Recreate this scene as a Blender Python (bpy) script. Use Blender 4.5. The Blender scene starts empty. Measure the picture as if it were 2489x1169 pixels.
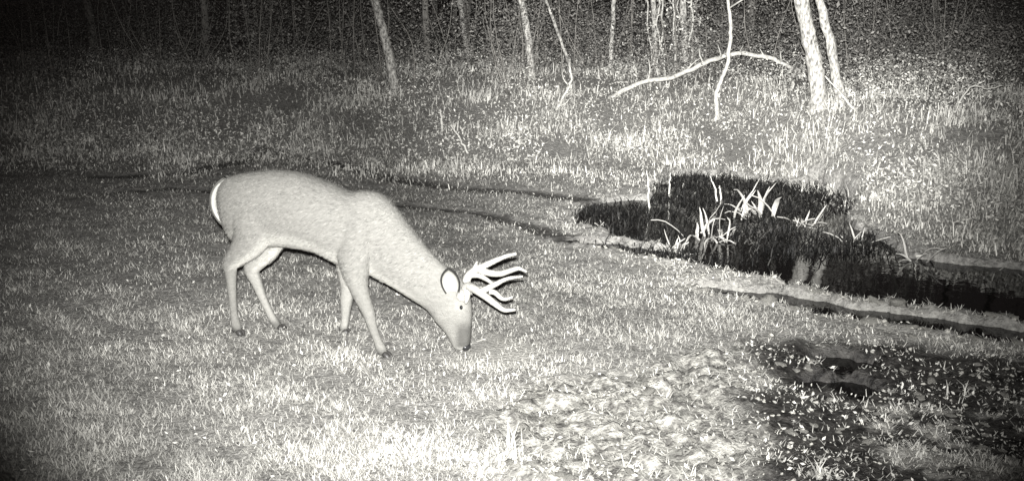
import bpy, bmesh, math, random
import numpy as np
from math import radians, cos, sin, tan, pi
from mathutils import Vector

random.seed(7)
RNG = np.random.default_rng(11)
S = bpy.context.scene
COL = S.collection

# ---------------------------------------------------------------- camera
W, H = 2489, 1169
FOV, PITCH, CAMZ = 52.0, 13.0, 2.0
cam_d = bpy.data.cameras.new('trail_camera')
cam = bpy.data.objects.new('trail_camera', cam_d)
COL.objects.link(cam)
cam.location = (0, 0, CAMZ)
cam.rotation_euler = (radians(90 - PITCH), 0, 0)
cam_d.sensor_fit = 'HORIZONTAL'
cam_d.angle = radians(FOV)
cam_d.clip_start, cam_d.clip_end = 0.05, 400
S.camera = cam

# ---------------------------------------------------------------- night sky
wd = bpy.data.worlds.new('World'); S.world = wd; wd.use_nodes = True
nt = wd.node_tree
for n in list(nt.nodes): nt.nodes.remove(n)
sky = nt.nodes.new('ShaderNodeTexSky'); sky.sky_type = 'NISHITA'; sky.sun_disc = False
sky.sun_elevation = radians(4); sky.sun_rotation = radians(200)
bw = nt.nodes.new('ShaderNodeRGBToBW')
tint = nt.nodes.new('ShaderNodeMix'); tint.data_type = 'RGBA'; tint.blend_type = 'MULTIPLY'
tint.inputs[0].default_value = 1.0; tint.inputs[7].default_value = (1.0, 0.83, 0.80, 1)
bg = nt.nodes.new('ShaderNodeBackground'); bg.inputs[1].default_value = 0.011
out = nt.nodes.new('ShaderNodeOutputWorld')
nt.links.new(sky.outputs[0], bw.inputs[0]); nt.links.new(bw.outputs[0], tint.inputs[6])
nt.links.new(tint.outputs[2], bg.inputs[0]); nt.links.new(bg.outputs[0], out.inputs[0])

# faint moonlight
sd = bpy.data.lights.new('moon', 'SUN'); sd.energy = 0.01; sd.angle = radians(0.5); sd.color = (1, .95, .9)
sun = bpy.data.objects.new('moon', sd); COL.objects.link(sun); sun.rotation_euler = (radians(50), 0, radians(20))

# the camera's infrared flash: two banks of LEDs just above the lens, one wide, one long-range
def ray(px, py):
    F = (W / 2) / tan(radians(FOV / 2)); P = radians(PITCH)
    a = (px - W / 2) / F; b = (H / 2 - py) / F
    return np.array([a, cos(P) + b * sin(P), -sin(P) + b * cos(P)])
def flash(name, px, py, size, energy, dx, blend=1.0, wide=1.0):
    l = bpy.data.lights.new(name, 'SPOT'); l.energy = energy; l.spot_size = radians(size); l.spot_blend = blend
    l.shadow_soft_size = 0.02; l.color = (1.0, 0.995, 0.985)
    o = bpy.data.objects.new(name, l); COL.objects.link(o)
    o.location = (dx, 0.0, CAMZ + 0.10)
    o.rotation_euler = Vector(ray(px, py)).to_track_quat('-Z', 'Y').to_euler(); o.scale = (wide, 1, 1)
flash('flash_wide', 1260, 600, 46, 5400, -0.02, wide=1.43)
flash('flash_long', 1680, 160, 30, 16000, 0.02, wide=1.25)

S.view_settings.view_transform = 'Standard'; S.view_settings.look = 'None'
S.view_settings.exposure = 0.0; S.view_settings.gamma = 1.0
S.render.engine = 'CYCLES'
try:
    S.cycles.max_bounces = 4; S.cycles.diffuse_bounces = 2; S.cycles.glossy_bounces = 2
    S.cycles.transparent_max_bounces = 4
except Exception: pass

# ---------------------------------------------------------------- geometry of the view -> world
C = np.array([0, 0, CAMZ])
def atz(px, py, z=0.0):
    r = ray(px, py); return C + r * ((z - CAMZ) / r[2])
def aty(px, py, y):
    r = ray(px, py); return C + r * (y / r[1])

# ---------------------------------------------------------------- noise
_LAT = np.random.default_rng(3).random((256, 256))
def vnoise(x, y):
    x = np.asarray(x, float); y = np.asarray(y, float)
    xi = np.floor(x).astype(int); yi = np.floor(y).astype(int); fx = x - xi; fy = y - yi
    fx = fx * fx * (3 - 2 * fx); fy = fy * fy * (3 - 2 * fy)
    a = _LAT[xi % 256, yi % 256]; b = _LAT[(xi + 1) % 256, yi % 256]
    c = _LAT[xi % 256, (yi + 1) % 256]; d = _LAT[(xi + 1) % 256, (yi + 1) % 256]
    return (a * (1 - fx) + b * fx) * (1 - fy) + (c * (1 - fx) + d * fx) * fy - 0.5
def fbm(x, y, o=4):
    v = 0; a = 1.0
    for k in range(o):
        v = v + a * vnoise(x + 17.3 * k, y + 9.1 * k); x = x * 2.03; y = y * 2.03; a *= 0.5
    return v
def sstep(a, b, x):
    t = np.clip((x - a) / (b - a), 0, 1); return t * t * (3 - 2 * t)

# ---------------------------------------------------------------- region outlines (ground plan)
WZ = -0.035
def plan(pts, z=0.0): return np.array([atz(px, py, z)[:2] for px, py in pts])
POND = plan([(1390,525),(1450,500),(1560,482),(1620,452),(1650,428),(1760,424),(1850,440),(1960,452),(2030,468),(2060,505),
             (2050,545),(2120,585),(2200,628),(2330,645),(2489,660),(2700,690),(2900,720),(2900,860),(2700,820),(2489,790),(2300,760),(2150,735),
             (1980,706),(1850,680),(1740,655),(1600,632),(1480,610),(1385,594),(1480,598),(1600,613),(1650,612),(1560,592),(1480,572),(1420,552)], WZ)
RUT = plan([(1700,703),(1800,712),(1950,733),(2100,757),(2300,787),(2489,812),(2900,865),(2900,925),(2489,852),(2300,818),(2150,792),(1950,760),(1800,731)], WZ)
DARK = plan([(1840,850),(2150,845),(2489,870),(2900,940),(2900,1400),(1850,1400),(1880,1100),(1800,1000)])
PUD1 = plan([(1930,868),(2060,868),(2140,888),(2095,918),(2010,915)], WZ)
PUD2 = plan([(1890,922),(2000,925),(2100,940),(2175,972),(2085,985),(1980,962)], WZ)
WET = plan([(1870,845),(2150,850),(2420,890),(2600,1000),(2330,1010),(2150,1000),(2060,1000),(2140,1110),(2120,1300),(1800,1300),(1860,1100),(1800,1010),(1880,950)])
MUD = plan([(1250,985),(1330,930),(1450,905),(1700,870),(1900,845),(2200,870),(2489,910),(2800,1000),(3000,1300),(1180,1300),(1230,1120)])
STRIP = plan([(1400,575),(1700,628),(2000,690),(2489,770),(2900,850),(2900,960),(2489,880),(2100,815),(1850,765),(1620,690),(1390,610)])
GLARE = plan([(1130,862),(1200,825),(1290,850),(1280,890),(1200,905)])  # overexposed patch of ground, its brightness painted into the soil colour
TRACKS = [(plan([(250,432),(460,425),(640,381),(800,400),(950,438),(1100,462),(1300,472),(1430,492)]), .17),
          (plan([(960,498),(1060,508),(1170,520),(1300,556),(1390,590)]), .13),
          (plan([(300,470),(420,462),(520,470)]), .12)]

def sdf(poly, x, y):
    x = np.asarray(x, float); y = np.asarray(y, float)
    d = np.full(x.shape, 1e9); inside = np.zeros(x.shape, bool); n = len(poly)
    for i in range(n):
        ax, ay = poly[i]; bx, by = poly[(i + 1) % n]; ex, ey = bx - ax, by - ay
        wx, wy = x - ax, y - ay
        t = np.clip((wx * ex + wy * ey) / (ex * ex + ey * ey + 1e-12), 0, 1)
        d = np.minimum(d, (wx - ex * t) ** 2 + (wy - ey * t) ** 2)
        c = ((ay > y) != (by > y)) & (x < ex * (y - ay) / (ey if abs(ey) > 1e-12 else 1e-12) + ax)
        inside ^= c
    d = np.sqrt(d); return np.where(inside, -d, d)
def pdist(line, x, y):
    d = np.full(np.shape(x), 1e9)
    for i in range(len(line) - 1):
        ax, ay = line[i]; ex, ey = line[i + 1] - line[i]; wx, wy = x - ax, y - ay
        t = np.clip((wx * ex + wy * ey) / (ex * ex + ey * ey), 0, 1)
        d = np.minimum(d, np.hypot(wx - ex * t, wy - ey * t))
    return d
def along(x, y): return x * .76 - y * .65, x * .65 + y * .76      # along and across the old wheel track
def regions(x, y):
    x = np.asarray(x, float); y = np.asarray(y, float)
    j = .10 * fbm(x * 3.1, y * 3.1, 4); j2 = .25 * fbm(x * 1.7 + 40, y * 1.7, 4)
    w = np.minimum(np.minimum(sdf(POND, x, y) - .03, sdf(RUT, x, y) - .05), np.minimum(sdf(PUD1, x, y), sdf(PUD2, x, y)) + .02) + .8 * j + .05 * fbm(x * 11, y * 11, 3) + .36 * fbm(x * 2.6 + 3, y * 1.4, 4) * sstep(9.6, 10.8, y)
    mud = np.maximum(sstep(.12, -.12, sdf(MUD, x, y) + j2), .3 * sstep(.12, -.12, sdf(STRIP, x, y) + j2))
    wet = sstep(.10, -.08, np.minimum(sdf(WET, x, y), w + .06) + .8 * j)
    mud = mud * (1 - .65 * sstep(.2, -.3, sdf(DARK, x, y) + j2))
    al, ac = along(x, y); dk = sstep(.15, -.2, sdf(DARK, x, y) + j2)
    wet = np.maximum(wet, dk * sstep(-.10, .06, .7 * fbm(al * 2.2 + 7, ac * 5.5, 4) + .6 * fbm(al * 9, ac * 15, 3) + .10))
    tr = np.zeros(x.shape)
    for l, wd_ in TRACKS: tr = np.maximum(tr, sstep(wd_ * 1.2, wd_ * .4, pdist(l, x, y) + .8 * j))
    glare = sstep(.1, -.05, sdf(GLARE, x, y) + j)
    return w, mud, wet, tr, glare
BX = [-30, -8, -2, 1.5, 3.0, 3.35, 3.7, 4.1, 4.6, 6, 9, 30]
BY = [15, 13.2, 12.6, 12.1, 11.7, 10.3, 9.1, 8.1, 7.3, 6.4, 5.6, 5]
def bank_d(x, y): return (y - np.interp(x, BX, BY)) * 1.0
def height(x, y, reg=None):
    x = np.asarray(x, float); y = np.asarray(y, float)
    w, mud, wet, tr, glare = reg if reg is not None else regions(x, y)
    d = bank_d(x, y)
    z = .78 * sstep(0, 4.8, d) + .02 * np.clip(d - 3, 0, 60) + .10 * sstep(0, 2, d) * fbm(x * .8, y * .8)
    z = z + .045 * fbm(x * .7, y * .7, 3) + .018 * fbm(x * 5, y * 5, 3) + .03
    al, ac = along(x, y); clod = np.abs(fbm(al * 3.2 + 3, ac * 8.5, 4))
    z = z + mud * (.11 * (clod - .22) + .045 * fbm(al * 11, ac * 19, 3)) - .01 * mud
    z = z - .025 * tr
    lip = np.exp(-(np.maximum(w, 0) / .30) ** 2) * sstep(.3, -.3, d)          # low trampled margin at the water's near side
    z = z * (1 - .85 * lip) + lip * (.014 + .05 * fbm(x * 9, y * 9, 3))
    z = np.maximum(z, -.018 + .008 * fbm(x * 9, y * 9, 2))
    t = sstep(.025, -.035, w)
    return z * (1 - t) - .2 * t
def h1(x, y): return float(height(np.array([x]), np.array([y]))[0])
def hit(px, py):
    r = ray(px, py); t0 = 3.0
    t = np.arange(3.0, 60, .05); p = C + r * t[:, None]
    hz = height(p[:, 0], p[:, 1]); k = np.argmax(p[:, 2] < hz)
    return p[k] if (p[:, 2] < hz).any() else p[-1]

# ---------------------------------------------------------------- materials (infrared greys)
def mat(name, col=(.4, .39, .36), rough=.85, var=.25, scale=30, bump=.0, bscale=60, attr=None, spec=.25, detail=4, stretch=None):
    m = bpy.data.materials.new(name); m.use_nodes = True
    n = m.node_tree.nodes; L = m.node_tree.links; b = n['Principled BSDF']
    b.inputs['Roughness'].default_value = rough; b.inputs['Specular IOR Level'].default_value = spec
    tc = n.new('ShaderNodeTexCoord'); src = tc.outputs['Object']
    if stretch:
        mp = n.new('ShaderNodeMapping'); mp.inputs['Scale'].default_value = stretch; L.new(src, mp.inputs[0]); src = mp.outputs[0]
    tx = n.new('ShaderNodeTexNoise'); tx.inputs['Scale'].default_value = scale; tx.inputs['Detail'].default_value = detail
    L.new(src, tx.inputs['Vector'])
    cr = n.new('ShaderNodeValToRGB')
    lo = [c * (1 - var) for c in col] + [1]; hi = [min(1, c * (1 + var)) for c in col] + [1]
    cr.color_ramp.elements[0].position = .3; cr.color_ramp.elements[1].position = .7
    cr.color_ramp.elements[0].color = lo; cr.color_ramp.elements[1].color = hi
    L.new(tx.outputs['Fac'], cr.inputs[0]); last = cr.outputs[0]
    if attr:
        at = n.new('ShaderNodeAttribute'); at.attribute_name = attr
        mx = n.new('ShaderNodeMix'); mx.data_type = 'RGBA'; mx.blend_type = 'MULTIPLY'; mx.inputs[0].default_value = 1
        L.new(last, mx.inputs[6]); L.new(at.outputs['Color'], mx.inputs[7]); last = mx.outputs[2]
    L.new(last, b.inputs['Base Color'])
    if bump:
        t2 = n.new('ShaderNodeTexNoise'); t2.inputs['Scale'].default_value = bscale; t2.inputs['Detail'].default_value = 5
        L.new(src, t2.inputs['Vector'])
        bp = n.new('ShaderNodeBump'); bp.inputs['Strength'].default_value = bump; bp.inputs['Distance'].default_value = .02
        L.new(t2.outputs['Fac'], bp.inputs['Height']); L.new(bp.outputs[0], b.inputs['Normal'])
    return m
M = {}
M['grass'] = mat('pale_grass', (.50, .49, .45), .8, .18, 3, attr='shade')
M['weed'] = mat('dry_weeds', (.52, .51, .47), .85, .25, 2, attr='shade')
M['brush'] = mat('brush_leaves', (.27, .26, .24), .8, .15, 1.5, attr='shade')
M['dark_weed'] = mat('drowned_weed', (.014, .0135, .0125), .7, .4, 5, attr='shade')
M['leaf'] = mat('swamp_leaf', (.42, .41, .38), .5, .15, 9, spec=.4)
M['bark'] = mat('lichen_bark', (.40, .39, .36), .9, .75, 38, bump=.9, bscale=35, stretch=(1, 1, .45))
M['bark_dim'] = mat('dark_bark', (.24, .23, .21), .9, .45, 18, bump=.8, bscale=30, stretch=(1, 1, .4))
M['twig'] = mat('pale_twig', (.52, .51, .47), .85, .3, 25, bump=.4)
M['coat'] = mat('deer_coat', (.25, .245, .225), .8, .12, 60, bump=.5, bscale=260, attr='shade', spec=.15, stretch=(.5, 1, 1))
M['white_fur'] = mat('white_fur', (.46, .455, .42), .8, .06, 60, bump=.3, bscale=200, spec=.15)
M['hoof'] = mat('hoof_horn', (.05, .048, .045), .45, .3, 40, spec=.5)
M['nose'] = mat('wet_nose', (.03, .03, .03), .3, .2, 40, spec=.5)
M['eye'] = mat('eye', (.015, .015, .015), .2, .1, 5, spec=.25)
M['antler'] = mat('antler_bone', (.44, .43, .395), .5, .16, 40, bump=.35, bscale=70, spec=.35)
M['clod'] = mat('mud_clod', (.38, .37, .335), .85, .35, 14, bump=.9, bscale=55)

def ground_material():
    m = bpy.data.materials.new('ground_soil'); m.use_nodes = True
    n = m.node_tree.nodes; L = m.node_tree.links; b = n['Principled BSDF']
    tc = n.new('ShaderNodeTexCoord')
    def noise(sc, d=6, r=.6):
        t = n.new('ShaderNodeTexNoise'); t.inputs['Scale'].default_value = sc; t.inputs['Detail'].default_value = d
        t.inputs['Roughness'].default_value = r; L.new(tc.outputs['Object'], t.inputs['Vector']); return t.outputs['Fac']
    def ramp(f, p0, c0, p1, c1):
        r = n.new('ShaderNodeValToRGB'); r.color_ramp.elements[0].position = p0; r.color_ramp.elements[1].position = p1
        r.color_ramp.elements[0].color = (*c0, 1); r.color_ramp.elements[1].color = (*c1, 1); L.new(f, r.inputs[0]); return r.outputs[0]
    def mix(f, a, c):
        x = n.new('ShaderNodeMix'); x.data_type = 'RGBA'; L.new(f, x.inputs[0]); L.new(a, x.inputs[6]); L.new(c, x.inputs[7]); return x.outputs[2]
    def at(nm):
        a = n.new('ShaderNodeAttribute'); a.attribute_name = nm; return a.outputs['Fac']
    turf = ramp(noise(24), .33, (.16, .155, .145), .66, (.44, .43, .40))
    mudc = ramp(noise(19), .38, (.13, .125, .115), .62, (.50, .49, .445))
    wetc = ramp(noise(20), .4, (.018, .017, .016), .75, (.10, .095, .088))
    glare = ramp(noise(60), .3, (.38, .37, .34), .7, (.48, .47, .43))  # pale soil colour painting the flash glare
    c = mix(at('mud'), turf, mudc); c = mix(at('glare'), c, glare); c = mix(at('wet'), c, wetc)
    L.new(c, b.inputs['Base Color'])
    mr = n.new('ShaderNodeMapRange'); mr.inputs[3].default_value = .9; mr.inputs[4].default_value = .42
    L.new(at('wet'), mr.inputs[0]); L.new(mr.outputs[0], b.inputs['Roughness']); b.inputs['Specular IOR Level'].default_value = .3
    bp = n.new('ShaderNodeBump'); bp.inputs['Strength'].default_value = .8; bp.inputs['Distance'].default_value = .03
    L.new(noise(45), bp.inputs['Height']); L.new(bp.outputs[0], b.inputs['Normal'])
    return m
def water_material():
    m = bpy.data.materials.new('still_dark_water'); m.use_nodes = True
    n = m.node_tree.nodes; L = m.node_tree.links; b = n['Principled BSDF']
    b.inputs['Base Color'].default_value = (.008, .0075, .007, 1); b.inputs['Roughness'].default_value = .03
    b.inputs['IOR'].default_value = 1.33
    tc = n.new('ShaderNodeTexCoord'); t = n.new('ShaderNodeTexNoise'); t.inputs['Scale'].default_value = 7
    L.new(tc.outputs['Object'], t.inputs['Vector'])
    bp = n.new('ShaderNodeBump'); bp.inputs['Strength'].default_value = .05; bp.inputs['Distance'].default_value = .02
    L.new(t.outputs['Fac'], bp.inputs['Height']); L.new(bp.outputs[0], b.inputs['Normal'])
    return m
M['ground'] = ground_material(); M['water'] = water_material()

# ---------------------------------------------------------------- object helpers
def link(name, me, m=None, parent=None):
    o = bpy.data.objects.new(name, me); COL.objects.link(o)
    if m is not None and me is not None: me.materials.append(m)
    if parent is not None: o.parent = parent
    return o
def tag(o, label=None, cat=None, group=None, kind=None):
    if label: o['label'] = label
    if cat: o['category'] = cat
    if group: o['group'] = group
    if kind: o['kind'] = kind
    return o
def empty(name, loc): 
    o = bpy.data.objects.new(name, None); COL.objects.link(o); o.location = loc; o.empty_display_size = .2; return o
def quads_mesh(name, V, F, smooth=False, shade=None):
    """V (n,3), F (m,4) int -> mesh, fast"""
    me = bpy.data.meshes.new(name); V = np.ascontiguousarray(V, np.float32); F = np.ascontiguousarray(F, np.int32)
    k = F.shape[1]
    me.vertices.add(len(V)); me.vertices.foreach_set('co', V.ravel())
    me.loops.add(F.size); me.loops.foreach_set('vertex_index', F.ravel())
    me.polygons.add(len(F)); me.polygons.foreach_set('loop_start', np.arange(0, F.size, k, dtype=np.int32))
    me.polygons.foreach_set('use_smooth', np.full(len(F), smooth, bool))
    if shade is not None: set_shade(me, shade)
    me.update(calc_edges=True); me.validate(); return me
def set_shade(me, s):
    a = me.attributes.new('shade', 'FLOAT_COLOR', 'POINT'); s = np.asarray(s, np.float32)
    c = np.ones((len(s), 4), np.float32); c[:, :3] = s[:, None] if s.ndim == 1 else s
    a.data.foreach_set('color', c.ravel())
def frames(P):
    P = np.asarray(P, float); T = np.gradient(P, axis=0); T /= np.linalg.norm(T, axis=1)[:, None] + 1e-12
    up = np.array([0, 0, 1.0]) if abs(T[0, 2]) < .9 else np.array([1.0, 0, 0])
    A = []; a = np.cross(T[0], up); a /= np.linalg.norm(a)
    for t in T:
        a = a - t * a.dot(t); a /= np.linalg.norm(a) + 1e-12; A.append(a)
    A = np.array(A); return T, A, np.cross(T, A)
def cr_interp(X, n):
    """Catmull-Rom through rows of X, n samples per span"""
    X = np.asarray(X, float); E = np.vstack([2 * X[0] - X[1], X, 2 * X[-1] - X[-2]]); o = []
    for i in range(1, len(E) - 2):
        for t in np.arange(n) / n:
            a, b, c, d = E[i - 1], E[i], E[i + 1], E[i + 2]
            o.append(.5 * (2 * b + (c - a) * t + (2 * a - 5 * b + 4 * c - d) * t * t + (3 * b - a - 3 * c + d) * t ** 3))
    o.append(X[-1]); return np.array(o)
def tube_vf(P, R, k=8, rough=0.0, off=0):
    P = np.asarray(P, float); R = np.asarray(R, float); T, A, B = frames(P)
    an = np.arange(k) * 2 * pi / k; n = len(P)
    rr = R[:, None] * (1 + rough * (RNG.random((n, k)) * 2 - 1))
    V = P[:, None] + (A[:, None] * np.cos(an)[None, :, None] + B[:, None] * np.sin(an)[None, :, None]) * rr[..., None]
    V = V.reshape(-1, 3); i = np.arange(n - 1)[:, None] * k; j = np.arange(k)[None]; j2 = (j + 1) % k
    F = np.stack([i + j, i + j2, i + k + j2, i + k + j], -1).reshape(-1, 4)
    V = np.vstack([V, P[0], P[-1]]); jj = np.arange(k); n0 = n * k
    F0 = np.stack([np.full(k, n0), (jj + 1) % k, jj, jj], -1); e = (n - 1) * k
    F1 = np.stack([np.full(k, n0 + 1), e + jj, e + (jj + 1) % k, e + (jj + 1) % k], -1)
    return V, [tuple(int(q) + off for q in f) for f in F] + [tuple(int(q) + off for q in f[:3]) for f in F0] + [tuple(int(q) + off for q in f[:3]) for f in F1]
class MB:
    def __init__(s): s.v = []; s.f = []; s.n = 0
    def tube(s, P, R, k=8, rough=0.0):
        V, F = tube_vf(P, R, k, rough, s.n); s.v.append(V); s.f += F; s.n += len(V); return s
    def build(s, name, m, parent=None, smooth=True, origin=None):
        V = np.vstack(s.v)
        if origin is not None: V = V - np.asarray(origin)
        me = bpy.data.meshes.new(name); me.from_pydata(V.tolist(), [], s.f)
        if smooth: me.polygons.foreach_set('use_smooth', np.ones(len(me.polygons), bool))
        me.update(); return link(name, me, m, parent)

# ---------------------------------------------------------------- ground
def axis(lo, hi, st, a, b):
    core = np.arange(lo, hi, st); r = [core[-1]]; s = st
    while r[-1] < b: s *= 1.22; r.append(r[-1] + min(s, 3))
    l = [core[0]]; s = st
    while l[-1] > a: s *= 1.22; l.append(l[-1] - min(s, 3))
    return np.concatenate([np.array(l[1:])[::-1], core, np.array(r[1:])])
gx = axis(-4.5, 5.2, .03, -70, 70); gy = axis(3.7, 12.5, .032, -12, 110)
X, Y = np.meshgrid(gx, gy, indexing='ij'); nx, ny = X.shape
reg = regions(X, Y); Z = height(X, Y, reg)
V = np.stack([X, Y, Z], -1).reshape(-1, 3)
i = np.arange(nx - 1)[:, None] * ny; j = np.arange(ny - 1)[None]
F = np.stack([i + j, i + ny + j, i + ny + j + 1, i + j + 1], -1).reshape(-1, 4)
gm = quads_mesh('ground', V, F, True)
for nm, v in (('mud', reg[1]), ('wet', np.maximum(reg[2], .8 * reg[3])), ('glare', reg[4])):
    a = gm.attributes.new(nm, 'FLOAT', 'POINT'); a.data.foreach_set('value', np.ascontiguousarray(v.ravel(), np.float32))
ground = tag(link('ground', gm, M['ground']), kind='structure')

wq = np.array([[-.5, 3.5, WZ], [12, 3.5, WZ], [12, 13, WZ], [-.5, 13, WZ]])
water = tag(link('water', quads_mesh('water', wq, np.array([[0, 1, 2, 3]])), M['water']), kind='structure')

# ---------------------------------------------------------------- blades and leaves as stuff
def blades(name, m, x, y, ln, wd_, lean, shade, z0=None, curl=.6, kind='stuff', label=None, cat=None, az=None, flat_=False):
    n = len(x); z = np.maximum(height(x, y), WZ - .005) if z0 is None else z0
    az = RNG.random(n) * 2 * pi if az is None else az
    d = np.stack([np.cos(az), np.sin(az), np.zeros(n)], -1); sdir = np.stack([-np.sin(az), np.cos(az), np.zeros(n)], -1)
    p0 = np.stack([x, y, z - .01], -1); up = np.array([0, 0, 1.0])
    a1 = lean; a2 = lean + curl * (RNG.random(n) * .8 + .4)
    if flat_:
        p1 = p0 + (d * np.sin(a1)[:, None] + up * np.cos(a1)[:, None]) * ln[:, None]; hw = wd_[:, None] * .5
        V = np.stack([p0 - sdir * hw, p0 + sdir * hw, p1 + sdir * hw * .3, p1 - sdir * hw * .3], 1).reshape(-1, 3)
        o = link(name, quads_mesh(name, V, np.arange(n * 4).reshape(-1, 4), False, np.repeat(shade, 4)), m)
        return tag(o, label, cat, kind=kind)
    p1 = p0 + (d * np.sin(a1)[:, None] + up * np.cos(a1)[:, None]) * (ln * .5)[:, None]
    p2 = p1 + (d * np.sin(a2)[:, None] + up * np.cos(a2)[:, None]) * (ln * .5)[:, None]
    hw = wd_[:, None] * .5
    V = np.stack([p0 - sdir * hw, p0 + sdir * hw, p1 + sdir * hw * .8, p1 - sdir * hw * .8, p2 + sdir * hw * .15, p2 - sdir * hw * .15], 1).reshape(-1, 3)
    b = np.arange(n)[:, None] * 6
    F = np.concatenate([b + np.array([[0, 1, 2, 3]]), b + np.array([[3, 2, 4, 5]])])
    sh = np.repeat(shade, 6)
    o = link(name, quads_mesh(name, V, F, False, sh), m)
    return tag(o, label, cat, kind=kind)
def leaves(name, m, P, size, shade, label=None, cat=None, droop=None):
    n = len(P); u = RNG.normal(size=(n, 3)); u /= np.linalg.norm(u, axis=1)[:, None]
    w = np.cross(u, RNG.normal(size=(n, 3))); w /= np.linalg.norm(w, axis=1)[:, None]; nn = np.cross(u, w)
    s = size[:, None]
    V = np.stack([P - u * s, P + w * s * .45 + nn * s * .12, P + u * s, P - w * s * .45 + nn * s * .12], 1).reshape(-1, 3)
    F = np.arange(n * 4).reshape(-1, 4)
    return tag(link(name, quads_mesh(name, V, F, False, np.repeat(shade, 4)), m), label, cat, kind='stuff')
def frustum_pts(n, y0, y1, pw=2.0, side=.56, m=.5):
    u = RNG.random(n); q = 1 - pw
    y = (y0 ** q + u * (y1 ** q - y0 ** q)) ** (1 / q) if abs(q) > 1e-6 else y0 * (y1 / y0) ** u
    return (RNG.random(n) * 2 - 1) * (side * y + m), y

def lawn():
    x, y = frustum_pts(640000, 3.6, 14, 2.0)
    w, mud, wet, tr, glare = regions(x, y); d = bank_d(x, y)
    al, ac = along(x, y); clump = .55 * fbm(x * 3.2, y * 4.2, 4) + .6 * fbm(al * 1.8, ac * 6.5, 4); big = fbm(x * .9 + 9, y * 1.3, 3)
    keep = (1 - .9 * mud) * (1 - .93 * wet) * (1 - .75 * tr) * (1 - .65 * glare) * sstep(.0, .05, w) * sstep(1.2, .2, d)
    keep = keep * np.clip(.9 + 1.0 * clump + .4 * big, .2, 1)
    k = RNG.random(len(x)) < keep; x, y, clump, big = x[k], y[k], clump[k], big[k]; n = len(x)
    ln = (.016 + .034 * RNG.random(n)) * (1 + .6 * np.clip(clump + .2, 0, 1)); wdt = (.0028 + .0028 * RNG.random(n)) * (.6 + y / 8)
    lean = .75 + .8 * RNG.random(n)
    sh = np.clip(.9 + .3 * RNG.normal(size=n) + .55 * clump, .2, 1.6)
    blades('lawn_grass', M['grass'], x, y, ln, wdt, lean, sh, curl=.7, flat_=True, label='short matted pale grass across the clearing', cat='grass')
lawn()

def bank_weeds():
    n = 260000
    x, y = frustum_pts(n, 7.0, 21, 1.6, .58, 1.0)
    d = bank_d(x, y); w = regions(x, y)[0]
    keep = sstep(-1.6, .6, d + .9 * fbm(x * .8, y * .8, 3)) * sstep(-.10 - .35 * sstep(9, 10.5, y), .0, w + .45 * fbm(x * 3.5, y * 3.5, 3)) * sstep(9, 4.5, d)
    cl = fbm(x * 1.5, y * 1.5, 4); keep = keep * np.clip(.65 + 1.2 * cl, .12, 1)
    k = RNG.random(n) < keep; x, y, d, cl = x[k], y[k], d[k], cl[k]; n = len(x)
    tall = RNG.random(n) ** 3
    ln = (.04 + .12 * RNG.random(n) + .24 * tall ** 1.5) * (.75 + .6 * np.clip(cl + .3, 0, 1)) * (.55 + .45 * sstep(-.5, 1.5, d))
    wdt = (.004 + .006 * RNG.random(n)) * (.6 + y / 14)
    sh = np.clip(.95 + .33 * RNG.normal(size=n) + .5 * cl, .25, 1.6)
    blades('bank_weeds', M['weed'], x, y, ln, wdt, .2 + 1.1 * RNG.random(n), sh, curl=1.1, label='tangled dry weeds covering the bank behind the water', cat='weeds')
    n = 190000
    x, y = frustum_pts(n, 7.0, 20, 1.4, .58, 1.0); d = bank_d(x, y); w = regions(x, y)[0]; cl = fbm(x * 1.3 + 5, y * 1.3, 3)
    k = RNG.random(n) < sstep(-.3, .6, d) * sstep(0, .1, w) * np.clip(.55 + 1.4 * cl, 0, 1); x, y, cl = x[k], y[k], cl[k]; n = len(x)
    P = np.stack([x, y, height(x, y) + .02 + .28 * RNG.random(n) ** 1.5], -1)
    leaves('bank_leaves', M['weed'], P, .009 + .018 * RNG.random(n), np.clip(.95 + .38 * RNG.normal(size=n), .3, 1.5), 'small dry leaves caught in the bank weeds', 'leaves')
bank_weeds()

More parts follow.
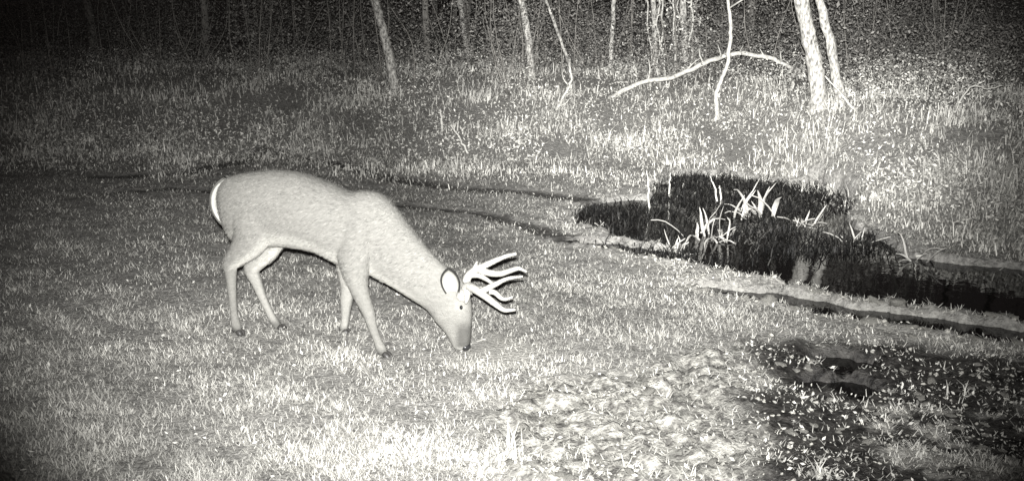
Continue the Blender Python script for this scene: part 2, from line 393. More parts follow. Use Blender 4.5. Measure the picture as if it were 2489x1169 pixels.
def undergrowth():
    Ps = []; sh = []; sz = []; st = MB()
    for c in range(300):
        y = 15.5 + 12 * RNG.random() ** 1.2; x = (RNG.random() * 2 - 1) * (.56 * y + 1.5)
        if bank_d(x, y) < 3.2: continue
        g = h1(x, y); hh = .6 + 2.6 * RNG.random() ** 1.4; r = .35 + .6 * RNG.random(); n = int(450 + 450 * RNG.random())
        t = RNG.random(n)
        P = np.stack([x + r * RNG.normal(size=n) * (.5 + .5 * t), y + r * RNG.normal(size=n) * (.5 + .5 * t), g + hh * t ** .8], -1)
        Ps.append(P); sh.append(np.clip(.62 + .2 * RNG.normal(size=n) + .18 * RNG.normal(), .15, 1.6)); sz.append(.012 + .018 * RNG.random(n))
        for s in range(2):
            a = RNG.random() * 2 * pi; q = r * .8
            b = np.array([x + .1 * cos(a), y + .1 * sin(a), g - .03]); e = np.array([x + q * cos(a), y + q * sin(a), g + hh * (.7 + .4 * RNG.random())])
            mid = (b + e) / 2 + RNG.normal(size=3) * .12
            st.tube(cr_interp([b, mid, e], 3), np.linspace(.010, .004, 7), 4)
    P = np.vstack(Ps)
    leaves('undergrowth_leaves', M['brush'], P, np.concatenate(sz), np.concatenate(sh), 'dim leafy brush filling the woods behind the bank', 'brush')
    tag(st.build('undergrowth_stems', M['bark_dim']), 'thin brush stems rising among the leaves in the woods', 'stems', kind='stuff')
    # low ground brush between bank and woods
    n = 90000; x, y = frustum_pts(n, 13, 30, 1.2, .58, 1.5); d = bank_d(x, y); cl = fbm(x * .9, y * .9, 4)
    k = RNG.random(n) < sstep(2.0, 4.5, d) * np.clip(.5 + 1.6 * cl, .05, 1); x, y, cl = x[k], y[k], cl[k]; n = len(x)
    P = np.stack([x, y, height(x, y) + (.1 + 1.3 * np.clip(cl + .3, 0, 1)) * RNG.random(n)], -1)
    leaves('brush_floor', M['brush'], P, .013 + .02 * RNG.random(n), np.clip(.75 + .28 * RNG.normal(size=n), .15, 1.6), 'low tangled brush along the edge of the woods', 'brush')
undergrowth()

# ---------------------------------------------------------------- trees
def tree(name, pts, wpx, label, group=None, dy=0.0, bark='bark', htop=9.0, rough=.16, crown=True, limbs=3, parts_extra=None):
    """pts: base first, upward along the trunk (photo position of a trunk standing on the ground at its base)"""
    b = hit(*pts[0]); yd = b[1] + dy
    P = [aty(px, py, yd) for px, py in pts]
    g = h1(P[0][0], yd); P[0] = P[0].copy(); P[0][2] = min(P[0][2], g)
    base = np.array([P[0][0], yd, g]); P[0][2] = g - .06
    d = P[-1] - P[-2]; d = d / np.linalg.norm(d); d[2] = max(d[2], .5)
    while P[-1][2] < htop:
        d = d + np.array([RNG.normal() * .05, RNG.normal() * .06, .12]); d /= np.linalg.norm(d); P.append(P[-1] + d * 1.1)
    P = cr_interp(P, 5)
    P[1:] = P[1:] + RNG.normal(size=P[1:].shape) * np.array([.006, .006, 0])
    r0 = wpx / 2 * yd / 2551.6 * 1.0; t = np.linspace(0, 1, len(P)); R = r0 * (1.0 - .72 * t ** 1.2)
    R[0] *= 1.5; R[1] *= 1.22; R[2] *= 1.08
    o = empty(name, base); mb = MB().tube(P, R, 10, rough)
    if crown:
        LP = []
        for q in range(limbs + 2):
            k = int(len(P) * (.45 + .5 * q / (limbs + 2))); a = RNG.random() * 2 * pi; s = P[k]; L = .8 + 1.2 * RNG.random()
            e = s + np.array([cos(a) * L, sin(a) * L, L * .8]); m_ = (s + e) / 2 + np.array([0, 0, -.12]); C3 = cr_interp([s, m_, e], 4)
            mb.tube(C3, np.linspace(R[k] * .55, .008, len(C3)), 6, .1)
            for z in range(4):
                f = C3[-1 - z] + RNG.normal(size=3) * .35; mb.tube([C3[-1 - z], f], [.008, .003], 4)
                LP.append(f + RNG.normal(size=(30, 3)) * .28)
        mb.build('trunk', M[bark], o, True, base)
        LP = np.vstack(LP) - base; n = len(LP)
        u = RNG.normal(size=(n, 3)); u /= np.linalg.norm(u, axis=1)[:, None]; w = np.cross(u, RNG.normal(size=(n, 3))); w /= np.linalg.norm(w, axis=1)[:, None]
        s = (.02 + .025 * RNG.random(n))[:, None]
        Vv = np.stack([LP - u * s, LP + w * s * .5, LP + u * s, LP - w * s * .5], 1).reshape(-1, 3)
        link('crown', quads_mesh('crown', Vv, np.arange(n * 4).reshape(-1, 4), False, np.full(n * 4, .8)), M['brush'], o)
    tag(o, label, 'tree', group); return o, P, base
TG = 'slender trees at the edge of the woods'
tree('tree', [(1992,258),(1985,190),(1972,120),(1948,0)], 42, 'thickest pale mottled trunk standing where the arched sapling ends', TG)
tree('tree', [(2052,248),(2032,180),(2015,95),(1992,0)], 25, 'slimmer mottled trunk leaning beside the thickest pale trunk', TG)
tree('tree', [(960,215),(948,150),(930,70),(911,0)], 24, 'pale spotted leaning trunk with spread roots on the bank behind the deer', TG)
tree('tree', [(1293,192),(1288,130),(1279,60),(1266,0)], 19, 'straight pale slim trunk alone above the middle of the bank', TG)
tree('tree', [(1145,200),(1132,110),(1118,0)], 13, 'dim slim trunk between the spotted leaning trunk and the straight pale trunk', TG, 3.5)
tree('sapling', [(1392,212),(1378,140),(1352,70),(1332,15)], 8, 'thin leaning sapling just past the straight pale slim trunk', TG, 0.5)
tree('sapling', [(1482,165),(1488,90),(1492,0)], 11, 'thin upright sapling next to the vine draped trunks', TG, -.3)
tree('tree', [(1595,195),(1592,100),(1588,0)], 15, 'vine draped upright trunk on the thin sapling side of its pair', TG, .4)
tree('tree', [(1668,190),(1664,100),(1662,0)], 18, 'vine draped upright trunk nearest the crooked pale stem', TG, .4)
tree('sapling', [(1745,290),(1741,235),(1752,195),(1766,160),(1774,110),(1776,60),(1770,0)], 11, 'crooked pale stem crossing behind the arched sapling', TG, 0, 'twig', rough=.1)
tree('tree', [(628,150),(612,80),(590,0)], 10, 'very dim thin leaning trunk in the darkest part of the woods', TG, 3.0)
# dimmer trunks deeper in
for q in range(46):
    y = 19 + 16 * RNG.random(); x = (RNG.random() * 2 - 1) * .54 * y
    g = h1(x, y); b = np.array([x, y, g]); lean = RNG.normal() * .06; r = .03 + .07 * RNG.random()
    hgt = 9; zz = np.linspace(-.1, hgt, 14); P = np.stack([x + lean * zz + np.cumsum(RNG.normal(size=14)) * .03, y + np.cumsum(RNG.normal(size=14)) * .03, g + zz], -1)
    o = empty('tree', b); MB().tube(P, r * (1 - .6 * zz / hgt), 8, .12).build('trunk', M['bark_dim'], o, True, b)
    mb = MB()
    for z in range(5):
        s = P[5 + z + RNG.integers(0, 4)]; a = RNG.random() * 2 * pi; L = .6 + RNG.random(); e = s + np.array([cos(a) * L, sin(a) * L, .5 * L])
        mb.tube([s, (s + e) / 2 - np.array([0, 0, .06]), e], [r * .35, r * .2, .004], 5)
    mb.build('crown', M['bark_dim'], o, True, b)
    tag(o, 'thin bare dark trunk standing deep in the woods', 'tree', 'dark trunks deep in the woods')

# vines hanging over the pair of trunks
def vine_tangle():
    c = aty(1630, 100, 16.4); g = h1(c[0], 16.4); base = np.array([c[0], 16.4, g]); o = empty('vine_tangle', base); k = 0
    Ps = []
    for px in (1570, 1600, 1612, 1640, 1655, 1678, 1690):
        a = aty(px + RNG.normal() * 4, -140, 16.3 + .25 * RNG.normal()); y = a[1]; b = aty(px + RNG.normal() * 8, 190, y); b[2] = h1(b[0], y)
        P = np.linspace(b, a, 12); P[1:-1] += RNG.normal(size=(10, 3)) * .03
        P = cr_interp(P, 2); MB().tube(P, np.full(len(P), .009 + .006 * RNG.random()), 5, .2).build('vine', M['twig'], o, True, base)
        t = RNG.integers(0, len(P), 230); Ps.append(P[t] + RNG.normal(size=(230, 3)) * np.array([.07, .1, .1]))
    for px, py, r_ in ((1530, 160, .16), (1550, 150, .12), (1690, 140, .16), (1685, 70, .14), (1515, 175, .12)):
        Ps.append(aty(px, py, 16.3) + RNG.normal(size=(110, 3)) * r_)
    LP = np.vstack(Ps); n = len(LP); sh = np.clip(.75 + .4 * RNG.normal(size=n), .4, 1.8)
    u = RNG.normal(size=(n, 3)); u /= np.linalg.norm(u, axis=1)[:, None]; w = np.cross(u, RNG.normal(size=(n, 3))); w /= np.linalg.norm(w, axis=1)[:, None]
    s = (.012 + .020 * RNG.random(n))[:, None]; LP = LP - base
    Vv = np.stack([LP - u * s, LP + w * s * .6, LP + u * s, LP - w * s * .6], 1).reshape(-1, 3)
    f = link('vine_leaves', quads_mesh('vine_leaves', Vv, np.arange(n * 4).reshape(-1, 4), False, np.repeat(sh, 4)), M['weed'], o); f['kind'] = 'stuff'
    tag(o, 'curtain of hanging leafy vines over the pair of upright trunks', 'vines')
vine_tangle()

def limb(name, pts, wpx, label, cat, y=None, m='twig', group=None, twigs=0, dy=0.0, drop_end=False, taper=.5):
    if y is None: y = hit(*pts[0])[1] + dy
    P = [aty(px, py, y) for px, py in pts]
    for p in (P[0],) + ((P[-1],) if drop_end else ()): p[2] = h1(p[0], p[1]) - .03
    P = cr_interp(P, 5); P[1:-1] += RNG.normal(size=P[1:-1].shape) * .006
    base = P[0].copy(); r = wpx / 2 * y / 2551.6; R = r * np.linspace(1, taper, len(P)); mb = MB().tube(P, R, 7, .18)
    if not twigs:
        o = mb.build(name, M[m], None, True, base); o.location = base; return tag(o, label, cat, group)
    o = empty(name, base); mb.build('stem', M[m], o, True, base)
    for q in range(twigs):
        k = int(len(P) * (.15 + .75 * q / twigs)); s = P[k]; e = s + np.array([RNG.normal() * .12, RNG.normal() * .1, .1 + .25 * RNG.random()])
        MB().tube(cr_interp([s, (s + e) / 2 + RNG.normal(size=3) * .02, e], 3), np.linspace(r * .55, .003, 7), 5, .1).build('twig', M[m], o, True, base)
    return tag(o, label, cat, group)
limb('bent_sapling', [(1480,215),(1560,200),(1630,190),(1690,165),(1740,142),(1800,131),(1870,142),(1920,165),(1965,215)], 12, 'bare sapling bowed over in a wide arch above the bank', 'sapling', twigs=8, drop_end=True, taper=.85, dy=-.5)
limb('broken_branch', [(1352,268),(1368,238),(1388,195),(1384,160)], 9, 'broken pale branch stuck in the bank by the thin leaning sapling', 'branch', twigs=2)
limb('fallen_branch', [(2080,265),(2040,225),(2005,185)], 7, 'thin branch slanting down between the two mottled trunks', 'branch')
limb('fallen_branch', [(1480,205),(1510,200),(1545,203)], 6, 'short pale stick lying at the foot of the arched sapling', 'branch', drop_end=True)
limb('dead_twig', [(2320,215),(2360,212),(2400,217),(2440,208)], 5, 'faint curved twig in the dark brush past the mottled trunks', 'twig', y=11.5)
limb('dead_stalk', [(1140,375),(1120,340),(1095,305)], 6, 'leaning dead stalk in the bank weeds behind the deer', 'stalk')
limb('dead_stalk', [(1075,320),(1074,290),(1070,268)], 7, 'upright dead stalk in the bank weeds behind the deer', 'stalk')
for q, (p, l) in enumerate([([(1580,505),(1576,460),(1572,415)], 'tall dead stalk at the tip of the pond by the weeds'),
                            ([(1628,478),(1628,450),(1630,420)], 'upright dead stalk standing in the pond edge weeds'),
                            ([(1742,492),(1738,460),(1726,428)], 'thick pale stalk standing in the pond, split off the bank'),
                            ([(1756,495),(1752,470),(1748,452)], 'short pale stalk beside the thick pale stalk in the pond')]):
    limb('dead_stalk', p, 6.5, l, 'stalk', y=atz(*p[0], WZ)[1], taper=.3)

# ---------------------------------------------------------------- broad-leaved plants in the water
def swamp_plant(px, py, n, L, label, spread=1.0):
    p = atz(px, py, WZ); base = np.array([p[0], p[1], WZ]); o = empty('swamp_plant', base)
    n = int(n * 1.8)
    for q in range(n):
        a = 2 * pi * RNG.random(); l = L * (.4 + .75 * RNG.random()); e0 = .2 + 1.1 * RNG.random()
        pts = []; pos = np.array([RNG.normal() * .22 * L, RNG.normal() * .22 * L, -.06]); el = pi / 2 - 1.0 * RNG.random() * spread - .05
        k = 7
        for t in range(k):
            pts.append(pos.copy()); pos = pos + l / k * np.array([cos(a) * cos(el), sin(a) * cos(el), sin(el)]); el -= e0 * 1.6 / k * spread + RNG.normal() * .13; a += RNG.normal() * .24
        pts = np.array(pts); sd_ = np.array([-sin(a), cos(a), 0]); wv = L * (.018 + .035 * RNG.random()) * np.array([.35, .7, 1, 1, .85, .55, .08])
        V = np.concatenate([pts - sd_ * wv[:, None] + [0, 0, .012], pts, pts + sd_ * wv[:, None] + [0, 0, .012]])
        F = [(i, i + 1, i + k + 1, i + k) for i in range(k - 1)] + [(i + k, i + k + 1, i + 2 * k + 1, i + 2 * k) for i in range(k - 1)]
        link('leaf', quads_mesh('leaf', V, np.array(F), True), M['leaf'], o)
    tag(o, label, 'plant', 'pale leafy plants in the pond')
swamp_plant(1815, 525, 12, .48, 'largest spiky pale leaf clump out in the middle of the pond')
swamp_plant(1735, 580, 13, .42, 'sprawling pale leaf clump near the muddy ridge of the pond', 1.2)
swamp_plant(1648, 612, 9, .26, 'small pale leaf clump at the point where the pond narrows')
swamp_plant(1955, 550, 9, .30, 'pale leaf clump between the largest clump and the bank weeds')
swamp_plant(2070, 588, 8, .26, 'small low pale leaf clump where the weeds reach the water')
swamp_plant(2215, 628, 12, .34, 'pale leaf clump against the dark bank with sprawling runners', 1.3)
swamp_plant(1455, 548, 8, .18, 'tiny pale leaf clump at the shallow tip of the pond')
limb('root_runner', [(2225,628),(2270,618),(2310,625),(2340,660)], 7, 'pale runner trailing along the water from the sprawling leaf clump', 'runner', y=atz(2225, 628, WZ)[1])

def water_weeds():
    n = 60000; p = np.array([atz(px, py, WZ) for px, py in ((1380, 600), (2500, 660), (1380, 420), (2100, 420))])
    x = RNG.uniform(.3, 4.6, n); y = RNG.uniform(7.4, 12.6, n); w = regions(x, y)[0]
    far = sdf(plan([(1380,520),(1450,490),(1640,415),(2000,440),(2080,500),(2060,560),(2100,600),(1850,610),(1700,620),(1560,600),(1420,560)], WZ), x, y)
    cl = fbm(x * 3, y * 3, 4)
    k = (w < .05) & (RNG.random(n) < sstep(.5, -.05, far + .3 * cl) * np.clip(.4 + 1.2 * fbm(x * 2.5 + 8, y * 2.5, 4), .03, .8)); x, y = x[k], y[k]; n = len(x)
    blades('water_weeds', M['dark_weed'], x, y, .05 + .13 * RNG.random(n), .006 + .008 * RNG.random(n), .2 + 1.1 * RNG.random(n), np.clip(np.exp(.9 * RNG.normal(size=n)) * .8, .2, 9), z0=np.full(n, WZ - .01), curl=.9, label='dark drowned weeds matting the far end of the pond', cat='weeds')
water_weeds()

# ---------------------------------------------------------------- mud clods, foreground tufts, sticks
def clod_mesh(seed):
    r = np.random.default_rng(seed); bm = bmesh.new(); bmesh.ops.create_icosphere(bm, subdivisions=2, radius=.9)
    ks = r.normal(size=(7, 3)) * 1.6; ph = r.random(7) * 6
    for v in bm.verts:
        c = np.array(v.co); v.co *= 1 + .16 * float(np.sin(ks @ c + ph).sum()) + .22 * r.normal(); v.co.z *= .5; v.co.x *= 1.15
    me = bpy.data.meshes.new('clod'); bm.to_mesh(me); bm.free(); me.materials.append(M['clod']); 
    me.polygons.foreach_set('use_smooth', np.ones(len(me.polygons), bool)); return me
CM = [clod_mesh(k) for k in range(8)]
def clods():
    pts = []
    x, y = frustum_pts(13000, 3.8, 9, 2.0); w, mud, wet, tr, glare = regions(x, y)
    k = (RNG.random(len(x)) < np.maximum(mud, 1.2 * sstep(.05, -.05, sdf(STRIP, x, y)) * sstep(.35, .05, w)) * (.25 + .5 * (fbm(x * 4, y * 4) > .1)) + .6 * (sdf(DARK, x, y) < 0) * (fbm(x * 5, y * 5) > 0)) & (w > .015); x, y, w = x[k], y[k], w[k]
    z = height(x, y); ridge = sstep(.08, -.02, sdf(STRIP, x, y)) * sstep(.3, .03, w); s = (.005 + .022 * RNG.random(len(x)) ** 4) * (1 + 1.1 * ridge) + .008 * ridge; order = np.argsort(-s / y)
    big = order[:290]; rest = order[290:3200]
    for i in big:
        o = bpy.data.objects.new('clod', CM[i % 8]); COL.objects.link(o); o.parent = ground
        o.location = (x[i], y[i], z[i] - s[i] * .02); o.rotation_euler = (RNG.normal() * .2, RNG.normal() * .2, RNG.random() * 6); o.scale = (s[i] * 1.3, s[i], s[i])
    me = CM[0]; bv = np.array([v.co[:] for v in me.vertices]); bf = np.array([p.vertices[:] for p in me.polygons])
    Vs = []; Fs = []
    for q, i in enumerate(rest):
        a = RNG.random() * 6; R = np.array([[cos(a), -sin(a), 0], [sin(a), cos(a), 0], [0, 0, 1]])
        Vs.append((bv * (1 + .15 * RNG.normal(size=bv.shape))) @ R.T * s[i] + [x[i], y[i], z[i] + s[i] * .2]); Fs.append(bf + q * len(bv))
    o = link('mud_crumbs', quads_mesh('mud_crumbs', np.vstack(Vs), np.vstack(Fs), True), M['clod'])
    tag(o, 'small crumbs of churned mud around the ruts', 'mud', kind='stuff')
clods()

def litter():
    x, y = frustum_pts(9000, 3.7, 12, 2.0); w = regions(x, y)[0]; k = (w > .04) & (RNG.random(len(x)) < np.clip(.4 + fbm(x * 2, y * 2), .1, 1)); x, y = x[k], y[k]; n = len(x)
    P = np.stack([x, y, height(x, y) + .015 + .02 * RNG.random(n)], -1)
    leaves('leaf_litter', M['weed'], P, .005 + .011 * RNG.random(n), np.clip(.9 + .35 * RNG.normal(size=n), .25, 1.5), 'dry leaf bits scattered over the clearing', 'leaves')
litter()
def bits():
    x = RNG.uniform(.8, 4.6, 24000); y = RNG.uniform(3.6, 7.0, 24000); w, mud, wet, tr, glare = regions(x, y)
    al, ac = along(x, y); dk = sstep(.2, -.1, sdf(DARK, x, y)); cl = fbm(al * 3, ac * 7, 4)
    k = (w > .03) & (RNG.random(len(x)) < dk * np.clip(.25 + 1.6 * cl, 0, 1)); x, y = x[k], y[k]; n = len(x)
    P = np.stack([x, y, height(x, y) + .006 + .018 * RNG.random(n)], -1)
    leaves('trampled_litter', M['weed'], P, .004 + .012 * RNG.random(n) ** 2, np.clip(.68 + .3 * RNG.normal(size=n), .25, 1.5), 'pale trampled leaf litter on the dark churned ground', 'leaves')
bits()

def tuft(px, py, n, L, label, spread=.7):
    p = hit(px, py); x = p[0] + RNG.normal(size=n) * L * .25; y = p[1] + RNG.normal(size=n) * L * .25
    o = blades('grass_tuft', M['grass'], x, y, L * (.5 + .7 * RNG.random(n)), .006 + .004 * RNG.random(n), spread * RNG.random(n) + .1, np.clip(.8 + .2 * RNG.normal(size=n), .5, 1.2), curl=.8, kind=None)
    tag(o, label, 'grass tuft', 'bright grass tufts by the mud')
tuft(1235, 1120, 60, .16, 'bright grass tuft at the grassy edge of the pale mud')
tuft(1180, 1150, 45, .14, 'smaller bright grass tuft just outside the pale mud on the lawn side')
tuft(1990, 1160, 22, .11, 'small grass tuft growing out of the dark wet mud')
tuft(2345, 965, 14, .11, 'small leaning tuft in the dark churned ground past the puddles')
tuft(2230, 1110, 26, .09, 'low tuft among pale clods beyond the dark wet mud')
def stick(pts, wpx, label):
    P = [hit(*p) + np.array([0, 0, .012]) for p in pts]; base = P[0].copy(); P = cr_interp(P, 4)
    o = MB().tube(P, wpx / 2 * base[1] / 2551 * np.linspace(1, .5, len(P)), 6, .15).build('stick', M['twig'], None, True, base); o.location = base
    tag(o, label, 'stick')
stick([(1762,1110), (1775,1140), (1790,1165)], 7, 'thin pale stick lying on the churned mud')
stick([(1120,858), (1150,838), (1185,826)], 4, 'fine twig on the ground under the deer nose')

# ---------------------------------------------------------------- the deer
HD = radians(-20); HV = np.array([cos(HD), sin(HD), 0]); NV = np.array([-sin(HD), cos(HD), 0]); MID = 5.25
DBASE = HV * 0 + NV * MID; S0_ = -3.1
DB = HV * S0_ + NV * MID
def dp(px, py, lat=0.0):
    """photo point -> deer coordinates (forward, left, up) at a sideways offset from its midline"""
    r = ray(px, py); t = (MID + lat) / (r @ NV); p = C + r * t
    return np.array([p @ HV - S0_, lat, p[2]])
def deer():
    root = empty('white_tailed_deer', DB); root.rotation_euler = (0, 0, HD)
    tag(root, 'pale antlered buck grazing head down on the short grass', 'deer')
    bodyV = []; bodyF = []; off = 0
    def add(V, F):
        nonlocal off
        bodyV.append(V); bodyF.extend([tuple(i + off for i in f) for f in F]); off += len(V)
    # trunk, neck and head as one loft: (top, bottom, half width, widest height)
    ST = [((531,478),(545,520),.035),((538,450),(566,566),.085),((556,430),(590,592),.125),((600,419),(640,600),.155),((667,413),(690,598),.165),((729,421),(745,604),.175),
          ((791,443),(787,614),.18),((845,464),(828,636),.172),((888,463),(862,650),.158),((926,474),(888,656),.14),((960,508),(922,675),.12),((1000,560),(968,702),.105),
          ((1038,606),(1006,727),.092),((1075,642),(1038,748),.086),((1108,668),(1053,764),.088),((1131,696),(1062,779),.088),((1144,736),(1073,791),.077),((1146,780),(1086,810),.055),
          ((1144,812),(1097,830),.045),((1142,832),(1105,842),.044),((1136,846),(1115,849),.03)]
    rows = []
    for t, b, w in ST: a = dp(*t); c = dp(*b); rows.append([a[0], a[2], c[0], c[2], w])
    rows = cr_interp(rows, 4); k = 28; an = np.arange(k) * 2 * pi / k; V = []
    for s0, z0, s1, z1, w in rows:
        ct = np.array([(s0 + s1) / 2, 0, (z0 + z1) / 2]); u = np.array([(s0 - s1) / 2, 0, (z0 - z1) / 2])
        for a in an:
            sa, ca = sin(a), cos(a); e = .9
            V.append(ct + u * np.sign(sa) * abs(sa) ** e + np.array([0, w * np.sign(ca) * abs(ca) ** e * (1 - .13 * sa), 0]))
    n = len(rows); V = np.array(V); F = [(i * k + j, i * k + (j + 1) % k, (i + 1) * k + (j + 1) % k, (i + 1) * k + j) for i in range(n - 1) for j in range(k)]
    F += [tuple(range(k))[::-1], tuple((n - 1) * k + j for j in range(k))]
    add(V, F)
    def leg(st):
        rows = []
        for px, py, lat, r1, r2 in st:
            p = dp(px, py, lat); f = 1.28 if r1 < .07 else 1.1; rows.append([*p, r1 * f, r2 * f])
        rows = cr_interp(rows, 4); P = rows[:, :3]; T = np.gradient(P, axis=0); T /= np.linalg.norm(T, axis=1)[:, None]
        k = 14; V = []
        for p, t, r in zip(P, T, rows):
            a = np.cross(t, [0, 1, 0]); a /= np.linalg.norm(a); b = np.cross(t, a)
            for q in range(k): V.append(p + a * cos(2 * pi * q / k) * r[3] + b * sin(2 * pi * q / k) * r[4])
        n = len(rows); F = [(i * k + j, i * k + (j + 1) % k, (i + 1) * k + (j + 1) % k, (i + 1) * k + j) for i in range(n - 1) for j in range(k)]
        F += [tuple(range(k))[::-1], tuple((n - 1) * k + j for j in range(k))]; add(np.array(V), F)
        return P
    LEGS = {
     'nh': [(640,450,-.02,.05,.05),(628,500,-.07,.12,.07),(618,545,-.095,.13,.075),(606,585,-.10,.10,.06),(580,618,-.10,.056,.04),(561,640,-.10,.040,.028),(561,665,-.10,.030,.024),(564,710,-.10,.022,.019),(568,758,-.10,.019,.017),(574,790,-.10,.023,.021),(580,806,-.10,.019,.018)],
     'fh': [(660,450,.02,.05,.05),(655,510,.07,.11,.07),(657,560,.095,.11,.07),(645,600,.10,.088,.055),(622,632,.10,.055,.04),(612,655,.10,.042,.03),(622,682,.10,.031,.024),(638,722,.10,.023,.019),(657,762,.10,.020,.017),(670,785,.10,.023,.021),(680,796,.10,.019,.018)],
     'nf': [(880,500,-.03,.05,.05),(874,545,-.09,.09,.06),(862,610,-.115,.098,.062),(864,655,-.125,.066,.05),(871,695,-.135,.047,.038),(884,732,-.145,.036,.031),(896,760,-.15,.030,.027),(906,795,-.16,.022,.019),(916,823,-.165,.019,.017),(926,846,-.17,.024,.021),(934,860,-.17,.019,.018)],
     'ff': [(870,500,.03,.05,.05),(862,560,.09,.09,.06),(850,620,.11,.08,.05),(845,662,.12,.050,.04),(846,700,.13,.037,.031),(842,732,.135,.031,.027),(840,765,.14,.022,.019),(838,785,.14,.020,.018),(836,796,.14,.023,.021),(840,804,.14,.019,.018)]}
    ends = {n_: leg(st) for n_, st in LEGS.items()}
    me = bpy.data.meshes.new('raw'); me.from_pydata(np.vstack(bodyV).tolist(), [], bodyF); me.update()
    bm = bmesh.new(); bm.from_mesh(me); bmesh.ops.recalc_face_normals(bm, faces=bm.faces); bm.to_mesh(me); bm.free()
    tmp = bpy.data.objects.new('raw', me); COL.objects.link(tmp)
    r = tmp.modifiers.new('r', 'REMESH'); r.mode = 'VOXEL'; r.voxel_size = .0075
    sm = tmp.modifiers.new('s', 'SMOOTH'); sm.factor = .5; sm.iterations = 7
    dg = bpy.context.evaluated_depsgraph_get(); bme = bpy.data.meshes.new_from_object(tmp.evaluated_get(dg))
    bpy.data.objects.remove(tmp); bme.name = 'body'
    nv = len(bme.vertices); co = np.empty(nv * 3, np.float32); bme.vertices.foreach_get('co', co); co = co.reshape(-1, 3)
    no = np.empty(nv * 3, np.float32); bme.vertices.foreach_get('normal', no); no = no.reshape(-1, 3)
    bme.polygons.foreach_set('use_smooth', np.ones(len(bme.polygons), bool))
    # coat: whitish belly, throat and inner legs, darker brow, blackish fetlocks
    x, y, z = co.T; sh = np.ones(nv)
    belly = sstep(-.15, -.65, no[:, 2]) * sstep(.28, .40, z); sh += 1.1 * belly
    inner = sstep(.2, .7, no[:, 1] * -np.sign(y)) * sstep(.58, .5, z) * (x < dp(900, 600)[0]); sh += .45 * inner
    hx = dp(1060, 700)[0]
    fa, fb = dp(1146, 775), dp(1142, 832); xf = fa[0] + (fb[0] - fa[0]) * (z - fa[2]) / (fb[2] - fa[2])
    head = x > dp(1085, 790)[0]; brow = head * sstep(-.09, -.04, x - xf) * sstep(.065, .085, z) * sstep(.27, .17, z); sh -= .62 * brow
    eyec = dp(1121, 747, -.072); de = np.sqrt((x - eyec[0]) ** 2 + (np.abs(y) - .072) ** 2 + (z - eyec[2]) ** 2); sh += .2 * sstep(.06, .02, de); sh += .10 * sstep(dp(930, 600)[0], dp(1060, 700)[0], x)  # paler towards head: pale face, plus flash brightness painted into the coat
    sh *= 1 - .55 * sstep(.075, .035, z) * (x < dp(1010, 800)[0])
    muz = sstep(.10, .04, z) * (x > hx); sh += .35 * muz
    sh += .05 * fbm(x * 9 + 3, z * 9, 3)
    set_shade(bme, np.clip(sh, .25, 2.2)); bme.materials.clear()
    body = link('body', bme, M['coat'], root)
    # short hair lying back along the coat
    nh = 70000; ia = RNG.integers(0, nv, nh); P = co[ia] + RNG.normal(size=(nh, 3)) * .003; N = no[ia]
    flow = np.array([-.85, 0, -.5]) + RNG.normal(size=(nh, 3)) * .22; flow[co[ia][:, 0] > hx] = np.array([-.5, 0, .8])
    T = flow - N * (flow * N).sum(1)[:, None]; T /= np.linalg.norm(T, axis=1)[:, None] + 1e-9; T = T + N * .13; B = np.cross(N, T)
    thin = np.where((P[:, 2] < .42) | (P[:, 0] > hx), .45, 1.0)
    L = ((.012 + .018 * RNG.random(nh)) * thin)[:, None]; wv = .0016 * thin[:, None]; P = P - N * .001
    Vh = np.stack([P - B * wv, P + B * wv, P + T * L + B * wv * .2, P + T * L - B * wv * .2], 1).reshape(-1, 3)
    fur = link('fur', quads_mesh('fur', Vh, np.arange(nh * 4).reshape(-1, 4), False, np.repeat(np.clip(np.clip(sh, .25, 2.2)[ia] * (1.0 + .22 * RNG.normal(size=nh)), .1, 2.4), 4)), M['coat'], body); fur['kind'] = 'stuff'
    # hooves: two toes each, plus dew claws
    tips = {'nh': ((580,804),(590,818),-.10), 'fh': ((680,794),(693,803),.10), 'nf': ((934,858),(951,876),-.17), 'ff': ((839,802),(848,815),.14)}
    for n_, (a, b, lat) in tips.items():
        for sgn in (-1, 1):
            P0 = dp(a[0], a[1], lat) + np.array([0, sgn * .011, .004]); P1 = dp(b[0], b[1], lat) + np.array([0, sgn * .014, 0]); P1[2] = min(P1[2], .03)
            g = P1.copy(); Pm = (P0 + P1) / 2 + np.array([.004, 0, .002])
            MB().tube(cr_interp([P0, Pm, g], 3), [.016, .017, .018, .018, .016, .012, .004], 8).build('hoof', M['hoof'], root)
            q = dp(a[0] - 8, a[1] - 8, lat) + np.array([0, sgn * .014, 0])
            MB().tube([q, q + np.array([-.006, 0, -.014]), q + np.array([-.008, 0, -.026])], [.008, .009, .003], 6).build('dewclaw', M['hoof'], root)
    # tail hanging against the rump: dark top, white edge
    TP = [dp(552,432), dp(532,452), dp(523,478), dp(525,508), dp(538,536), dp(556,556)]
    TP = cr_interp(TP, 4); tt = np.linspace(0, 1, len(TP)); Rt = .022 + .02 * np.sin(pi * tt ** .8) - .018 * tt ** 4
    def flat(P, R, wl, name, m, dx):
        V = []; k = 10
        T = np.gradient(P, axis=0); T /= np.linalg.norm(T, axis=1)[:, None]
        for p, t, r_ in zip(P, T, R):
            a = np.cross(t, [0, 1, 0]); a /= np.linalg.norm(a)
            for q in range(k): V.append(p + a * (cos(2 * pi * q / k) * r_ * .55 + dx) + np.array([0, 1, 0]) * sin(2 * pi * q / k) * r_ * wl)
        n = len(P); F = [(i * k + j, i * k + (j + 1) % k, (i + 1) * k + (j + 1) % k, (i + 1) * k + j) for i in range(n - 1) for j in range(k)] + [tuple(range(k)), tuple((n - 1) * k + j for j in range(k))]
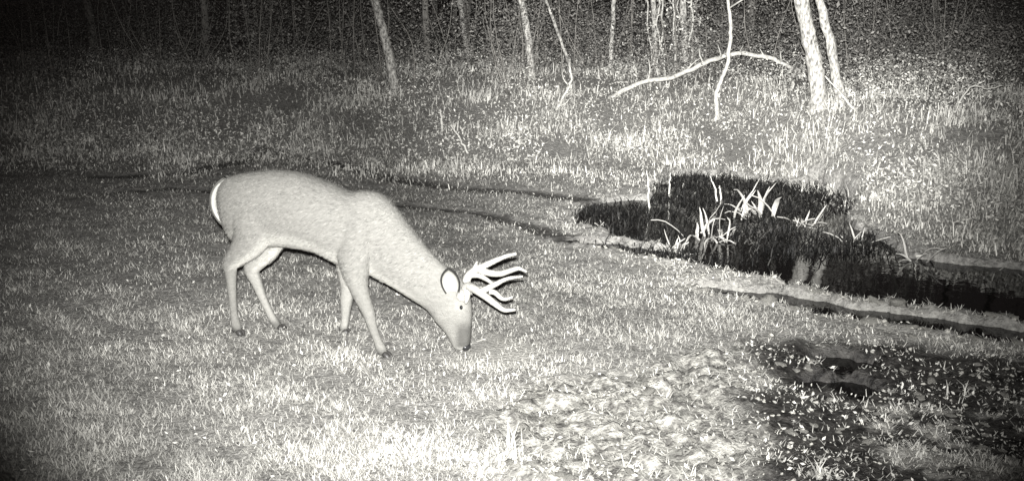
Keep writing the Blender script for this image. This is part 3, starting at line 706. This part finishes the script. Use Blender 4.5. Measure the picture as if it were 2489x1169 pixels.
        me = bpy.data.meshes.new(name); me.from_pydata([list(v) for v in V], [], F); me.polygons.foreach_set('use_smooth', np.ones(len(me.polygons), bool)); me.update()
        if m == 'coat': set_shade(me, np.full(len(V), .5))
        return me
    tl = link('tail', flat(TP, Rt * .8, 1.3, 'tail', 'coat', -.006), M['coat'], root)
    sg = np.sign(np.cross(np.gradient(TP, axis=0)[8], [0, 1, 0])[0])
    link('tail_fringe', flat(TP + np.array([.014, 0, 0]), Rt * .62, 2.2, 'tail_fringe', 'white', 0), M['white_fur'], tl)
    # ears
    def ear(base, tip, wdt, facing, side):
        ax = tip - base; L = np.linalg.norm(ax); ax /= L; f = facing - ax * facing.dot(ax); f /= np.linalg.norm(f); sdv = np.cross(ax, f)
        nu, nvv = 13, 9; V = []; prof = lambda t: (.35 + .65 * sin(pi * min(1, t * .85 + .1)) ** .7) * (1 - t ** 6) ** .6
        for layer in (0, 1):
            for i in range(nu):
                t = i / (nu - 1); w = wdt * max(prof(t), .03) * (1 if layer == 0 else .80); t = t if layer == 0 else .06 + t * .86
                for j in range(nvv):
                    a = (j / (nvv - 1) - .5) * 2
                    V.append(base + ax * L * t + sdv * w * sin(a * 1.35) / sin(1.35) - f * w * .75 * (cos(a * 1.35) - .22) - f * (.006 * (1 - abs(a) ** 4) if layer == 0 else 0))
        idx = lambda l, i, j: l * nu * nvv + i * nvv + j
        fo = [(idx(0, i, j), idx(0, i, j + 1), idx(0, i + 1, j + 1), idx(0, i + 1, j)) for i in range(nu - 1) for j in range(nvv - 1)]
        fi = [(idx(1, i, j), idx(1, i + 1, j), idx(1, i + 1, j + 1), idx(1, i, j + 1)) for i in range(nu - 1) for j in range(nvv - 1)]
        V = np.array(V); me = bpy.data.meshes.new('ear'); me.from_pydata(V.tolist(), [], fo); me.polygons.foreach_set('use_smooth', np.ones(len(fo), bool)); set_shade(me, np.full(len(V), .3)); me.update()
        e = link('ear', me, M['coat'], root)
        mi = bpy.data.meshes.new('inner_ear'); mi.from_pydata(V.tolist(), [], fi); mi.polygons.foreach_set('use_smooth', np.ones(len(fi), bool)); mi.update()
        link('inner_ear', mi, M['white_fur'], e)
    ear(dp(1099,715,-.085), dp(1089,652,-.165), .056, np.array([.25, -1, .25]), -1)
    ear(dp(1108,690,.075), dp(1100,668,.17), .034, np.array([.4, 1, .1]), 1)
    # eyes and nose
    def blob(name, c, rad, m, parent=root):
        bm = bmesh.new(); bmesh.ops.create_uvsphere(bm, u_segments=14, v_segments=10, radius=1)
        for v in bm.verts: v.co = Vector((v.co.x * rad[0], v.co.y * rad[1], v.co.z * rad[2])) + Vector(c)
        me = bpy.data.meshes.new(name); bm.to_mesh(me); bm.free(); me.polygons.foreach_set('use_smooth', np.ones(len(me.polygons), bool)); return link(name, me, M[m], parent)
    e1 = dp(1121,747,-.069); blob('eye', e1, (.009, .009, .012), 'eye'); e2 = e1.copy(); e2[1] *= -1; blob('eye', e2, (.009, .009, .012), 'eye')
    nz = dp(1129,845,0); blob('nose', nz + np.array([.008, 0, .010]), (.029, .035, .022), 'nose')
    # antlers: z2() is a point of the enlarged photo detail
    def z2(u, v, lat): return dp(1000 + .2566 * u, 580 + .2566 * v, lat)
    def antler(chains):
        mb = MB()
        for pts, r0, r1 in chains:
            P = cr_interp([z2(*p) for p in pts], 5); t = np.linspace(0, 1, len(P)); R = 1.3 * (r0 + (r1 - r0) * t ** 1.6)
            mb.tube(P, R, 9, .06)
        mb.build('antler', M['antler'], root)
    antler([([(480,545,-.05),(505,490,-.065),(540,450,-.09),(620,490,-.13),(720,560,-.165),(800,622,-.175),(880,675,-.165),(985,672,-.13)], .021, .006),
            ([(478,552,-.048),(492,520,-.058)], .027, .023),
            ([(650,505,-.14),(720,470,-.12),(800,430,-.11),(910,378,-.10),(1055,358,-.09)], .015, .004),
            ([(735,500,-.16),(790,510,-.15),(850,562,-.14),(900,572,-.13),(960,548,-.125)], .012, .004),
            ([(520,470,-.08),(528,520,-.10),(525,570,-.105),(515,612,-.10)], .016, .006)])
    antler([([(520,520,.035),(515,440,.05),(535,360,.075),(600,300,.105),(700,252,.13),(800,205,.14),(900,165,.13),(992,142,.105)], .021, .006),
            ([(518,530,.035),(520,490,.045)], .028, .024),
            ([(590,310,.10),(605,262,.10),(622,214,.10)], .012, .003),
            ([(640,290,.115),(740,325,.11),(850,330,.10),(980,288,.09),(1030,285,.085),(1092,315,.08)], .016, .004),
            ([(560,345,.085),(640,350,.09),(710,385,.08),(770,425,.07)], .013, .006)])
deer()

# the script's own stray pieces: none
